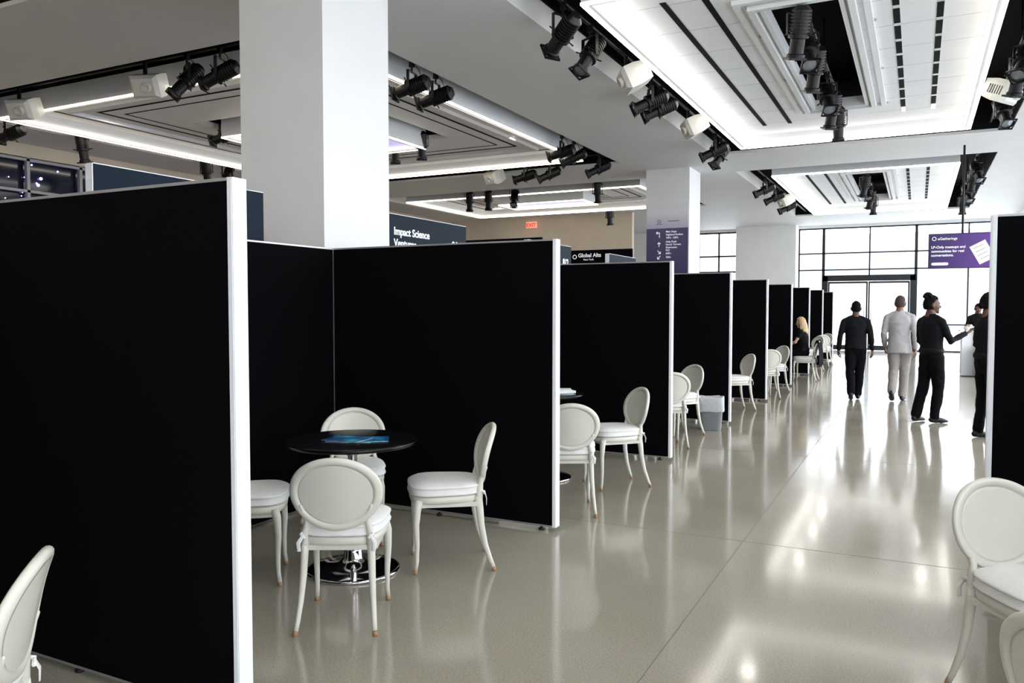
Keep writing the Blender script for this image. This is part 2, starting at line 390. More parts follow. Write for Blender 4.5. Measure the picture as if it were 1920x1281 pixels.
# walls
def wall_with_openings(name,axis,c,th,a0,a1,z0,z1,holes,k):
    b=MB(); us=sorted({a0,a1,*[h[0] for h in holes],*[h[1] for h in holes]}); zs=sorted({z0,z1,*[h[2] for h in holes],*[h[3] for h in holes]})
    for i in range(len(us)-1):
        for j in range(len(zs)-1):
            u=(us[i]+us[i+1])/2; z=(zs[j]+zs[j+1])/2
            if any(h[0]<u<h[1] and h[2]<z<h[3] for h in holes): continue
            if axis=='Y': b.box((us[i],c,zs[j]),(us[i+1],c+th,zs[j+1]),k)
            else: b.box((c,us[i],zs[j]),(c+th,us[i+1],zs[j+1]),k)
    return b.obj(name)
wall_with_openings('wall_back','Y',Y1,.2,XL-.2,XR+.2,0,ZC,[(-8.15,-6.45,.1,4.7),(-4.2,2.95,0,4.7)],'wall')
wall_with_openings('wall_front','Y',Y0-.2,.2,XL-.2,XR+.2,0,ZC,[],'wall')
wh=[(Y0+.3+i*3.15,Y0+.3+i*3.15+2.9,.1,4.5) for i in range(12)]
wall_with_openings('wall_right','X',XR,.2,Y0,Y1,0,ZC,wh,'wall')
wall_with_openings('wall_left','X',XL-.2,.2,Y0,Y1,0,ZC,[(2,24,3.0,4.55)],'beige')
b=MB(); b.box((XL,25.5,0),(-8.5,25.7,ZC),'beige'); b.box((XL,25.47,0),(-8.5,25.5,.1),'wall'); b.obj('wall_inner')
b=MB(); b.box((-6.45,32.2,0),(-4.2,33.0,ZC),'wall'); b.obj('wall_pier')

# windows end wall
def grid_window(name,axis,c,u0,u1,z0,z1,vs,hs,t=.05,dep=.12,k='mull'):
    b=MB()
    def bx(ua,ub,za,zb):
        if axis=='Y': b.box((ua,c,za),(ub,c+dep,zb),k)
        else: b.box((c,ua,za),(c+dep,ub,zb),k)
    for v in [u0+t/2]+vs+[u1-t/2]: bx(v-t/2,v+t/2,z0,z1)
    for h in [z0+t/2]+hs+[z1-t/2]: bx(u0,u1,h-t/2,h+t/2)
    return b.obj(name)
grid_window('window_1','Y',33.04,-4.2,-3.28,0,4.7,[],[3.08,3.72])
grid_window('window_2','Y',33.04,-3.28,-.08,2.82,4.7,[-1.65],[3.08,3.72])
grid_window('window_3','Y',33.04,-.08,2.95,0,4.7,[1.6],[1.0,3.08,3.72])
grid_window('window_4','Y',33.04,-8.15,-6.45,.1,4.7,[-7.3],[1.4,3.08,3.72],t=.06)
for i,h in enumerate(wh):
    grid_window('window_%d'%(i+5),'X',XR+.04,h[0],h[1],h[2],h[3],[(h[0]+h[1])/2],[3.1,3.8])
# door: portal frame + glazed double leaves
b=MB()
b.box((-3.28,32.85,0),(-3.10,33.0,2.82),'mull'); b.box((-.26,32.85,0),(-.08,33.0,2.82),'mull'); b.box((-3.28,32.85,2.64),(-.08,33.0,2.82),'mull')
for (a,c) in ((-3.10,-1.68),(-1.68,-.26)):
    b.box((a+.01,32.92,.02),(a+.065,32.98,2.62),'mull'); b.box((c-.065,32.92,.02),(c-.01,32.98,2.62),'mull')
    b.box((a+.065,32.92,.02),(c-.065,32.98,.2),'mull'); b.box((a+.065,32.92,2.55),(c-.065,32.98,2.62),'mull')
for x in (-1.80,-1.56):
    b.tube([(x,32.85,.75),(x,32.85,1.9)],[.018,.018],'alu',8)
    for z in (.85,1.8): b.box((x-.008,32.85,z-.01),(x+.008,32.93,z+.01),'alu')
b.obj('door_1')
# left clerestory: frames, dark room, glowing dots as blurred purple light in the glass
b=MB()
for y in [2+1.1*i for i in range(21)]: b.box((XL-.12,y-.03,3.0),(XL-.04,y+.03,4.55),'mullw')
for z in (3.04,3.9,4.51): b.box((XL-.12,2,z-.025),(XL-.04,24,z+.025),'mullw')
b.box((XL-.20,2,3.0),(XL-.19,24,4.55),'dglass')
b.obj('window_clerestory')
b=MB()
for i in range(170):
    y=random.uniform(2.2,14); z=random.uniform(3.08,4.45); b.ball((XL-.155,y,z),random.choice((.012,.018,.03)),'bokeh',8)
b.obj('purple_bokeh_dots')

# exterior
b=MB(); b.box((-60,33.2,-.4),(60,110,-.2),'conc'); b.box((3.2,-40,-.4),(60,33.2,-.2),'conc'); b.obj('terrace_ground')
b=MB(); b.box((-40,75,-.2),(8,90,8),'bldg')
for i in range(22):
    for j in range(2):
        b.box((-39+i*2.1,74.9,.6+j*3.1),(-37.7+i*2.1,75.02,2.4+j*3.1),'bldgw')
b.obj('office_building')
b=MB()
for i in range(40): b.box((-12+i*.5,44,-.2),(-11.96+i*.5,44.04,.9),'alu')
b.box((-12,44,.88),(8,44.06,.94),'alu'); b.obj('terrace_railing')

# columns
b=MB(); b.box((-5.83,5.71,0),(-4.82,6.71,ZC),'wall'); b.box((-5.85,5.69,0),(-4.80,6.73,.12),'wall'); b.obj('column')
b=MB(); b.box((-5.65,17.95,0),(-4.64,18.95,ZC),'wall'); b.box((-5.67,17.93,0),(-4.62,18.97,.12),'wall'); b.obj('column')
# column poster
b=MB(); b.box((-5.63,17.935,2.0),(-4.66,17.948,3.44),'postp'); b.box((-5.63,17.935,3.44),(-4.66,17.948,4.0),'postg')
def arrow(b,cx,cz,ang,s,y,k='white'):
    T=Matrix.Translation((cx,y,cz))@Matrix.Rotation(ang,4,'Y')
    b.box((-.008,-.003,-s),(.008,0,s),k,T=T)
    for a in (-1,1):
        T2=T@Matrix.Translation((0,0,s))@Matrix.Rotation(a*math.radians(135),4,'Y')
        b.box((-.008,-.003,0),(.008,0,s*1.0),k,T=T2)
b.box((-5.33,17.930,3.23),(-5.315,17.935,3.34),'white'); arrow(b,-5.355,3.34,-math.pi/2,.04,17.935)
arrow(b,-5.33,3.07,0,.05,17.935); arrow(b,-5.33,2.90,math.radians(135),.05,17.935); arrow(b,-5.33,2.78,math.radians(225),.05,17.935)
b.lathe([(.03,-.002),(.03,.002),(.04,.002),(.04,-.002),(.03,-.002)],'postp',20,Matrix.Translation((-5.33,17.932,3.60))@Matrix.Rotation(math.pi/2,4,'X'))
b.box((-5.12,17.932,3.595),(-4.86,17.935,3.61),'postp'); b.box((-5.4,17.932,3.53),(-5.26,17.935,3.542),'postp')
po=b.obj('wayfinding_poster')
def ptxt(t,z,s=.062): text(t,s,(-5.17,17.932,z),FY,'white',po)
for t,z in (("Main Stage",3.345),("Highland Pavilion",3.275),("100's - 200's",3.205),("Help Desk",3.115),("North Terrace",3.05),("Restrooms",2.985),("Exit",2.925),("600's",2.85),("700's",2.76)): ptxt(t,z,.058)

# ---------------------------------------------------------------- partitions
PH=2.11; XE=-2.30; XB=-4.30; TH=.07
def partition(x0,x1,y0,y1,endx=None,name='booth_partition',h=PH):
    b=MB(); z0=.035
    b.box((x0,y0,z0),(x1,y1,h-.012),'fabric')
    b.box((x0,y0,h-.012),(x1,y1,h),'alu')
    if endx is not None:
        xa,xb=(x1,x1+.006) if endx>0 else (x0-.006,x0)
        b.box((xa,y0,z0),(xb,y1,h),'frame')
        xx=(x1-.02,x1) if endx>0 else (x0,x0+.02)
        b.box((xx[0],y0-.002,z0),(xx[1]+.001,y0,h),'frame')
    b.box((x0,y0-.001,z0),(x1,y1+.001,z0+.012),'alu')
    for q in (.06,.5,.94):
        if x1-x0>y1-y0: cx=x0+(x1-x0)*q; cy=(y0+y1)/2
        else: cx=(x0+x1)/2; cy=y0+(y1-y0)*q
        b.lathe([(0,0),(.022,0),(.022,.012),(.01,.014),(.01,.04)],'black',12,Matrix.Translation((cx,cy,0)))
    return b.obj(name)
YP=[2.2+3.0*k for k in range(-1,9)]
for y in YP: partition(XB+.002,XE,y,y+TH,1)
for i in range(len(YP)-1):
    partition(XB-TH,XB,YP[i]+.0,YP[i+1]-.002)
b=MB()
for y in YP[1:]: b.box((XB,y-.006,.04),(XB+.006,y-.001,PH),'alu')
b.obj('partition_corner_trim')
partition(.345,2.34,4.9,4.97,-1)
partition(2.35,2.42,1.9,4.97)
def tall(y0,y1,h,lines,num):
    b=MB(); b.box((-5.07,y0,.0),(-5.0,y1,h),'navy'); b.box((-5.07,y0-.006,0),(-4.998,y0,h),'frame'); b.box((-5.07,y0,h),(-5.0,y1,h+.006),'alu')
    o=b.obj('booth_header_sign')
    for i,t in enumerate(lines): text(t,.116,(-4.997,y0+.12,h-.215-i*.125),FX,'white',o,bold=.02)
    if num: text(num,.15,(-4.997,y1-.12,h-.31),FX,'white',o,bold=.025,align='RIGHT')
    return o
tall(3.56,5.14,2.6,[],None)
tall(6.92,8.57,2.62,["Impact Science","Ventures"],"814")
tall(10.35,11.93,2.6,[],"812")
tall(13.70,15.25,2.6,[],None)
b=MB(); b.box((-6.75,15.9,0),(-5.3,15.96,2.85),'fabric'); b.box((-6.75,15.9,2.85),(-5.3,15.96,2.86),'alu')
b.lathe([(.033,-.003),(.033,.003),(.048,.003),(.048,-.003),(.033,-.003)],'white',20,Matrix.Translation((-6.58,15.896,2.71))@Matrix.Rotation(math.pi/2,4,'X'))
o=b.obj('event_banner_wall'); text("Global Alts",.115,(-6.50,15.895,2.70),FY,'white',o,bold=.02); text("New York",.055,(-6.38,15.895,2.63),FY,'white',o)
b=MB(); b.box((-9.9,15.0,0),(-6.95,15.06,3.08),'fabric'); b.box((-9.9,14.995,2.96),(-6.95,15.0,3.0),'beige'); b.obj('event_backdrop')
b=MB(); b.box((-12.35,25.36,4.42),(-11.95,25.42,4.64),'exitw'); b.box((-12.17,25.38,4.64),(-12.13,25.40,ZC),'alu')
o=b.obj('exit_sign'); text("EXIT",.18,(-12.15,25.357,4.465),FY,'exitr',o,bold=.03,align='CENTER')

# hanging screen
b=MB(); b.box((.17,18.0,2.40),(1.35,18.06,3.09),'black'); b.box((.185,17.995,2.415),(1.335,18.0,3.075),'screen')
b.tube([(.76,18.03,3.05),(.76,18.03,4.82)],[.02,.02],'fixture',10)
T=Matrix.Translation((1.10,17.99,2.71))@Matrix.Rotation(math.radians(-28),4,'Y')
b.box((-.15,-.003,-.2),(.15,0,.19),'paper',T=T)
for i in range(4): b.box((-.10,-.005,.12-i*.08),(.08,-.003,.132-i*.08),'alu',T=T)
b.lathe([(.028,-.002),(.028,.002),(.04,.002),(.04,-.002),(.028,-.002)],'white',20,Matrix.Translation((.27,17.992,2.99))@Matrix.Rotation(math.pi/2,4,'X'))
b.tube([(.25,17.993,2.49),(.50,17.993,2.49)],[.028,.028],'purple',10,ref=(0,0,1))
o=b.obj('hanging_display_screen')
text("uGatherings",.07,(.33,17.992,2.965),FY,'white',o)
for t,z in (("LP-Only meetups and",2.80),("communities for real",2.72),("conversations.",2.64)): text(t,.068,(.22,17.992,z),FY,'white',o,bold=.02)

# ---------------------------------------------------------------- chair
def chair_mesh():
    b=MB()
    def outline(s,z,n=40,w0=.235,w1=.195,d=.215):
        r=[]
        for i in range(n):
            a=2*math.pi*i/n; c,sn=math.cos(a),math.sin(a)
            x=math.copysign(abs(c)**.55,c); y=math.copysign(abs(sn)**.55,sn)
            w=w1+(w0-w1)*(y+1)/2
            bow=.02*(1-x*x) if y>0 else .0
            r.append(Vector((x*w*s,(y*d+bow)*s,z)))
        return r
    b.rings([outline(.90,.425),outline(.97,.43),outline(.985,.445),outline(.985,.465),outline(.95,.472)],'chair')
    pil=outline
    b.rings([pil(.93,.472),pil(1.0,.476),pil(1.03,.482),pil(1.035,.487),pil(1.005,.491),pil(1.01,.512),pil(1.005,.520),pil(1.03,.524),pil(1.03,.529),pil(1.0,.534),pil(.9,.545),pil(.7,.552),pil(.35,.556),pil(.05,.557)],'cushion')
    for sx in (-1,1):
        pts=[(sx*.185,.175,.45),(sx*.195,.188,.40),(sx*.198,.195,.30),(sx*.193,.190,.18),(sx*.192,.192,.08),(sx*.196,.200,.024)]
        b.tube(pts,[(.026,.026),(.025,.024),(.019,.018),(.015,.015),(.0125,.0125),(.0125,.0125)],'chair',12,round_=False)
        b.tube([(sx*.196,.200,.024),(sx*.197,.201,0.0)],[.0135,.0125],'tip',12,round_=False)
        pts=[(sx*.165,-.185,.46),(sx*.168,-.195,.38),(sx*.172,-.205,.28),(sx*.180,-.228,.16),(sx*.190,-.262,.06),(sx*.195,-.278,.024)]
        b.tube(pts,[(.021,.026),(.020,.024),(.018,.020),(.015,.017),(.013,.014),(.0125,.013)],'chair',12,round_=False)
        b.tube([(sx*.195,-.278,.024),(sx*.197,-.284,0)],[.0135,.0125],'tip',12,round_=False)
        pts=[(sx*.165,-.190,.42),(sx*.163,-.197,.50),(sx*.150,-.205,.555),(sx*.158,-.218,.60),(sx*.176,-.232,.64)]
        b.tube(pts,[(.020,.023),(.018,.020),(.015,.016),(.014,.015),(.010,.012)],'chair',12)
    for sx in (-1,1): b.box((sx*.175,-.18,.405),(sx*.195,.18,.43),'chair')
    b.box((-.18,.17,.405),(.18,.19,.43),'chair'); b.box((-.16,-.20,.405),(.16,-.18,.43),'chair')
    prof=[(0.02,-.009),(.4,-.009),(.76,-.009),(.79,-.009),(.80,-.005),(.815,-.005),(.825,-.014),(.90,-.017),(.96,-.015),(.99,-.009),(1,0),
          (.99,.009),(.96,.015),(.90,.017),(.825,.014),(.815,.005),(.80,.005),(.79,.009),(.76,.009),(.4,.009),(.02,.009)]
    n=56; T=Matrix.Translation((0,-.262,.700))@Matrix.Rotation(math.radians(13),4,'X')
    R=[]
    for r,y in prof:
        ring=[]
        for i in range(n):
            a=2*math.pi*i/n; x=.232*r*math.cos(a); z=.195*r*math.sin(a)
            ring.append(T@Vector((x,y+.75*x*x,z)))
        R.append(ring)
    b.rings(R,'chair')
    for sx in (-1,1):
        b.tube([(sx*.17,-.19,.50),(sx*.18,-.222,.49),(sx*.16,-.226,.475)],[.008,.009,.008],'cushion',8)
        b.tube([(sx*.165,-.226,.49),(sx*.19,-.235,.45),(sx*.185,-.235,.41)],[(.008,.004),(.012,.003),(.01,.002)],'cushion',8)
    return b
cm=chair_mesh()
chairs=[]
def chair(x,y,fx,fy):
    rz=math.atan2(-fx,fy)
    if not chairs: o=cm.obj('dining_chair',(x,y,0),rz)
    else: o=inst(chairs[0],'dining_chair',(x,y,0),rz)
    chairs.append(o); return o
for c in [(-2.665,3.30,-.47,.88),(-2.64,4.265,-.81,-.59),(-3.50,4.42,.60,-.80),(-3.56,3.50,.79,.61),
          (-2.49,5.88,-.47,.88),(-2.46,6.87,-.72,-.70),(-3.62,7.35,.6,-.8),
          (-2.62,9.15,-.5,.87),(-2.72,10.0,-.6,-.8),(-2.58,12.85,-.8,-.6),(-3.5,12.1,.8,.6),
          (-2.45,14.85,-.5,.87),(-2.50,15.95,-.7,-.7),(-2.22,18.75,-1,.05),(-2.45,21.8,-.7,-.7),(-2.45,24.2,-.6,-.8),(-2.42,23.3,-.5,.86),
          (.47,3.72,.60,-.80),(.54,2.415,.75,.66),(-2.56,1.27,-.72,-.69)]:
    chair(*c)

# ---------------------------------------------------------------- tables
TBH=.815
def table_mesh():
    b=MB(); h=TBH
    b.lathe([(0,h-.03),(.37,h-.03),(.392,h-.026),(.40,h-.018),(.40,h-.008),(.394,h-.001),(.385,h),(0,h)],'tabletop',64)
    b.lathe([(0,h-.05),(.11,h-.05),(.12,h-.03)],'black',24)
    b.lathe([(.03,.08),(.03,h-.10),(.042,h-.095),(.042,h-.05)],'chrome',24)
    b.lathe([(0,.0),(.272,0),(.285,.006),(.287,.014),(.27,.022),(.18,.035),(.09,.055),(.06,.085),(.055,.13),(.05,.14),(.03,.145)],'chrome',48)
    return b
tm=table_mesh(); t0=tm.obj('bistro_table',(-3.08,3.89,0))
for (x,y) in ((-3.17,6.85),(-3.2,9.75),(-3.15,12.7),(-3.15,15.5),(-3.22,18.7),(-3.2,21.5),(-3.15,24.5),(1.2,3.1)): inst(t0,'bistro_table',(x,y,0))
def booklets(x,y,z,items,name):
    b=MB(); zz=0
    for (dx,dy,r,w,h,t,k) in items:
        T=Matrix.Translation((dx,dy,zz))@Matrix.Rotation(math.radians(r),4,'Z')
        b.box((-w/2,-h/2,0),(w/2,h/2,t*.15),k,T=T); b.box((-w/2+.002,-h/2+.002,t*.15),(w/2-.002,h/2-.002,t*.85),'paper',T=T); b.box((-w/2,-h/2,t*.85),(w/2,h/2,t),k,T=T)
        zz+=t
    return b.obj(name,(x,y,z))
booklets(-3.03,3.86,TBH,[(-.03,.01,20,.28,.21,.003,'blue'),(.05,.03,35,.28,.20,.003,'blue'),(-.05,-.02,5,.25,.19,.003,'blue')],'brochure_stack')
booklets(-3.0,6.85,TBH,[(0,.0,20,.30,.21,.006,'blue'),(.02,.05,45,.22,.16,.02,'paper'),(.0,.06,25,.2,.14,.012,'paper')],'notebook_stack')

# waste bin
b=MB()
def rr(w,d,z,n=32,e=.35,j=0):
    return [Vector((math.copysign(abs(math.cos(a))**e,math.cos(a))*w+(random.uniform(-j,j)),math.copysign(abs(math.sin(a))**e,math.sin(a))*d+random.uniform(-j,j),z+random.uniform(-j,j))) for a in [2*math.pi*i/n for i in range(n)]]
b.rings([rr(.125,.10,0),rr(.128,.103,.01),rr(.155,.125,.40),rr(.160,.13,.405),rr(.160,.13,.42),rr(.148,.118,.42),rr(.12,.095,.02)],'grayp')
b.rings([rr(.163,.133,.25,j=.008),rr(.166,.136,.33,j=.004),rr(.166,.136,.42,j=.004),rr(.158,.128,.445,j=.008),rr(.14,.11,.43,j=.006),rr(.12,.09,.30,j=.006)],'liner',cap=False)
b.obj('waste_bin',(-2.42,10.60,0),math.radians(8))

# serving counter
b=MB()
b.box((.95,21.6,.02),(2.7,22.4,1.05),'skirt'); b.box((.90,21.55,1.05),(2.75,22.45,1.09),'wall'); b.box((1.25,21.2,0),(1.75,21.55,.75),'black')
for i in range(8): b.box((.95+i*.22,21.585,.02),(.97+i*.22,21.6,1.05),'skirt')
b.obj('serving_counter')
b=MB()
for (x,y,r) in ((1.1,21.8,.13),(1.45,21.85,.16),(1.85,21.8,.12),(2.2,22,.15)):
    b.lathe([(0,0),(r*.5,0),(r*.55,.01),(r,.09),(r*.96,.09),(r*.5,.02),(0,.015)],'paper',20,Matrix.Translation((x,y,1.09)))
for i in range(14): b.ball((1.1+random.uniform(-.07,.07)+.37*(i%3),21.82+random.uniform(-.05,.05),1.19),.035,'tip' if i%2 else 'liner',8)
b.obj('serving_bowls')

# ---------------------------------------------------------------- people
def remesh(mb,vox,smooth=4,disp=0.0,dscale=12.0,zs=.6):
    me=mb.mesh('tmp'); o=D.objects.new('tmp',me); C.collection.objects.link(o)
    bm=bmesh.new(); bm.from_mesh(me); bmesh.ops.recalc_face_normals(bm,faces=bm.faces); bm.to_mesh(me); bm.free()
    md=o.modifiers.new('r','REMESH'); md.mode='VOXEL'; md.voxel_size=vox
    sm=o.modifiers.new('s','SMOOTH'); sm.iterations=smooth; sm.factor=.5
    C.view_layer.update(); dg=C.evaluated_depsgraph_get(); r=D.meshes.new_from_object(o.evaluated_get(dg))
    bvh=BVHTree.FromPolygons([v.co for v in me.vertices],[tuple(p.vertices) for p in me.polygons])
    mi=[p.material_index for p in me.polygons]
    vs=[]
    for v in r.vertices:
        p=v.co.copy()
        if disp:
            n1=noise.noise(Vector((p.x*dscale,p.y*dscale,p.z*dscale*zs)))
            n2=1-2*abs(noise.noise(Vector((p.x*dscale*.9+3+p.z*3,p.y*dscale*.9,p.z*dscale*1.2))))
            p+=v.normal*disp*(n1+.6*n2-.35)
        vs.append(p)
    fs=[tuple(p.vertices) for p in r.polygons]; fm=[]
    for p in r.polygons:
        c=bvh.find_nearest(p.center); fm.append(mb.mats[mi[c[2]]] if c[2] is not None else mb.mats[0])
    D.objects.remove(o); D.meshes.remove(me); D.meshes.remove(r)
    return vs,fs,fm
def merge(dst,res,T=None):
    vs,fs,fm=res; o=len(dst.v)
    for p in vs: dst.v.append(T@p if T else Vector(p))
    for f,k in zip(fs,fm): dst.f.append([o+j for j in f]); dst.m.append(dst.mi(k)); dst.sm.append(True)

def hand(mb,W,d,nrm,side,k,curl=.35,s=1.0):
    d=Vector(d).normalized(); nrm=Vector(nrm); nrm=(nrm-d*nrm.dot(d)).normalized(); l=d.cross(nrm).normalized()*side
    W=Vector(W)
    mb.tube([W-d*.02*s,W+d*.025*s,W+d*.06*s,W+d*.088*s],[(.025*s,.019*s),(.034*s,.017*s),(.041*s,.015*s),(.038*s,.012*s)],k,14,ref=l)
    for off,L in ((.030,.068),(.010,.077),(-.010,.071),(-.029,.055)):
        p=W+d*.085*s+l*off*s; pts=[p-d*.015*s,p]; a=0; dd=d.copy()
        for q in (.45,.32,.23):
            a+=curl; dd=(d*math.cos(a)+nrm*math.sin(a)+l*off*1.2*(1 if q>.4 else .5)).normalized(); p=p+dd*L*q*s; pts.append(p.copy())
        mb.tube(pts,[.0095*s,.0095*s,.0088*s,.0078*s,.0065*s],k,8,ref=l)
    p=W+d*.02*s+l*.026*s
    pts=[p,p+(l*.75+d*.6+nrm*.2).normalized()*.038*s]
    pts.append(pts[-1]+(l*.3+d*.9+nrm*.35).normalized()*.032*s); pts.append(pts[-1]+(l*.05+d*.9+nrm*.5).normalized()*.022*s)
    mb.tube(pts,[.014*s,.0115*s,.010*s,.008*s],k,8,ref=nrm)

def head(dst,T,skin,hair,style,s=1.0):
    S=T@Matrix.Scale(s,4)
    h=MB()
    def fn(p,q):
        x,y,z=q
        if p.z<0: x*=1-.33*(-p.z)**1.4
        if p.z<0 and p.y<0: y*=1-.42*(-p.z)
        if p.y>0:
            y*=.94
            if p.z<-.1: y*=1-.03*(-p.z)
        return Vector((x,y,z))
    h.ball((0,0,0),(.076,.096,.116),skin,32,fn=fn)
    h.tube([(0,.082,.022),(0,.093,-.008),(0,.101,-.026),(0,.088,-.035)],[(.008,.007),(.009,.009),(.014,.010),(.012,.007)],skin,10)
    h.ball((0,.064,-.092),(.026,.022,.020),skin,12)
    h.ball((0,.062,-.060),(.030,.022,.026),skin,12)
    h.tube([(-.038,.075,.027),(0,.084,.025),(.038,.075,.027)],[.007,.008,.007],skin,8,ref=(0,0,1))
    for sx in (-1,1):
        h.ball((sx*.079,-.008,-.004),(.012,.019,.031),skin,12); h.ball((sx*.074,-.006,-.022),(.012,.012,.014),skin,10)
        h.ball((sx*.042,.058,-.030),(.018,.018,.018),skin,10)
    h.tube([(-.021,.076,-.056),(0,.0835,-.054),(.021,.076,-.056)],[(.003,.004),(.005,.005),(.003,.004)],skin+'_lip',8,ref=(0,0,1))
    h.tube([(-.019,.075,-.063),(0,.082,-.064),(.019,.075,-.063)],[(.003,.004),(.006,.005),(.003,.004)],skin+'_lip',8,ref=(0,0,1))
    h.tube([(0,-.03,-.15),(0,-.022,-.10),(0,-.012,-.05)],[(.060,.060),(.057,.058),(.05,.05)],skin,16)
    merge(dst,remesh(h,.0048,2),S)
    for sx in (-1,1):
        dst.ball((sx*.030,.0755,.006),(.0135,.012,.0080),'eyewhite',12,T=S); dst.ball((sx*.030,.0855,.006),(.005,.003,.006),'pupil',10,T=S)
        dst.tube([(sx*.016,.088,.023),(sx*.031,.086,.029),(sx*.046,.075,.024)],[.0022,.003,.002],hair,6,ref=(0,0,1),T=S)
    g=MB()
    def fh(p,q):
        x,y,z=q
        if z<-.062: z=-.062-(-.062-z)*.1
        if z<.025 and y>-.03 and style!='long': x*=.90
        if y>.018 and z<.050:
            y=.018+(y-.018)*.15; x*=.95
        elif y>.05 and z<.075: y=.05+(y-.05)*.75
        return Vector((x,y,z))
    v=1.07 if style=='short' else 1.10
    g.ball((0,-.010,.010),(.076*v,.098*v,.116*v),hair,28,fn=fh)
    if style=='bun':
        g.ball((0,-.055,.135),(.052,.055,.042),hair,14); g.ball((.02,-.09,.118),(.035,.035,.032),hair,12); g.ball((-.03,-.03,.140),(.03,.03,.028),hair,12)
        for i in range(7): g.tube([(-.06+.02*i,-.02,.10),(-.045+.015*i,-.05,.145)],[.012,.014],hair,8)
    if style=='lowbun': g.ball((0,-.105,-.02),(.042,.035,.04),hair,14)
    if style=='long':
        for i in range(11):
            a=math.radians(-105+21*i); cx=.080*math.sin(a); cy=-.012-.085*math.cos(a)
            L=-.32+.03*(i%3)
            g.tube([(cx*.95,cy*.9,.05),(cx*1.12,cy*1.05,-.06),(cx*1.25,cy*1.0-.01,-.18),(cx*1.1,cy*.9-.025,L)],[.028,.031,.030,.012],hair,8)
    merge(dst,remesh(g,.007,2,disp=.005,dscale=45),S)

def skins(n,c,lip):
    M[n]=mat(n,c,.5,var=.05,vscale=20); M[n+'_lip']=mat(n+'_lip',lip,.45)
skins('skin_dark',(.11,.048,.028),(.11,.035,.03)); skins('skin_mid',(.20,.10,.06),(.24,.09,.07)); skins('skin_light',(.56,.33,.23),(.50,.17,.15))
M['eyewhite']=mat('eye_white',(.6,.6,.58),.3); M['pupil']=mat('eye_iris',(.02,.012,.01),.1)
M['hairblack']=mat('hair_black',(.003,.0025,.0025),.8,var=.3,vscale=60,spec=.12); M['hairbrown']=mat('hair_brown',(.05,.035,.028),.7,var=.3,vscale=60,spec=.2)
M['hairblond']=mat('hair_blond',(.55,.39,.21),.5,var=.25,vscale=50)
M['shirtb']=mat('shirt_black',(.0045,.005,.007),.8,var=.2,vscale=8,spec=.14); M['trousb']=mat('trousers_black',(.003,.003,.0045),.85,spec=.10)
M['suit']=mat('jacket_light_grey',(.36,.35,.36),.75,var=.05,vscale=10); M['suitt']=mat('trousers_light_grey',(.26,.24,.23),.8,var=.05,vscale=10)
M['shoeb']=mat('shoes_black',(.004,.004,.004),.4,spec=.3)
M['belt']=mat('belt_leather',(.003,.003,.003),.5,spec=.2)

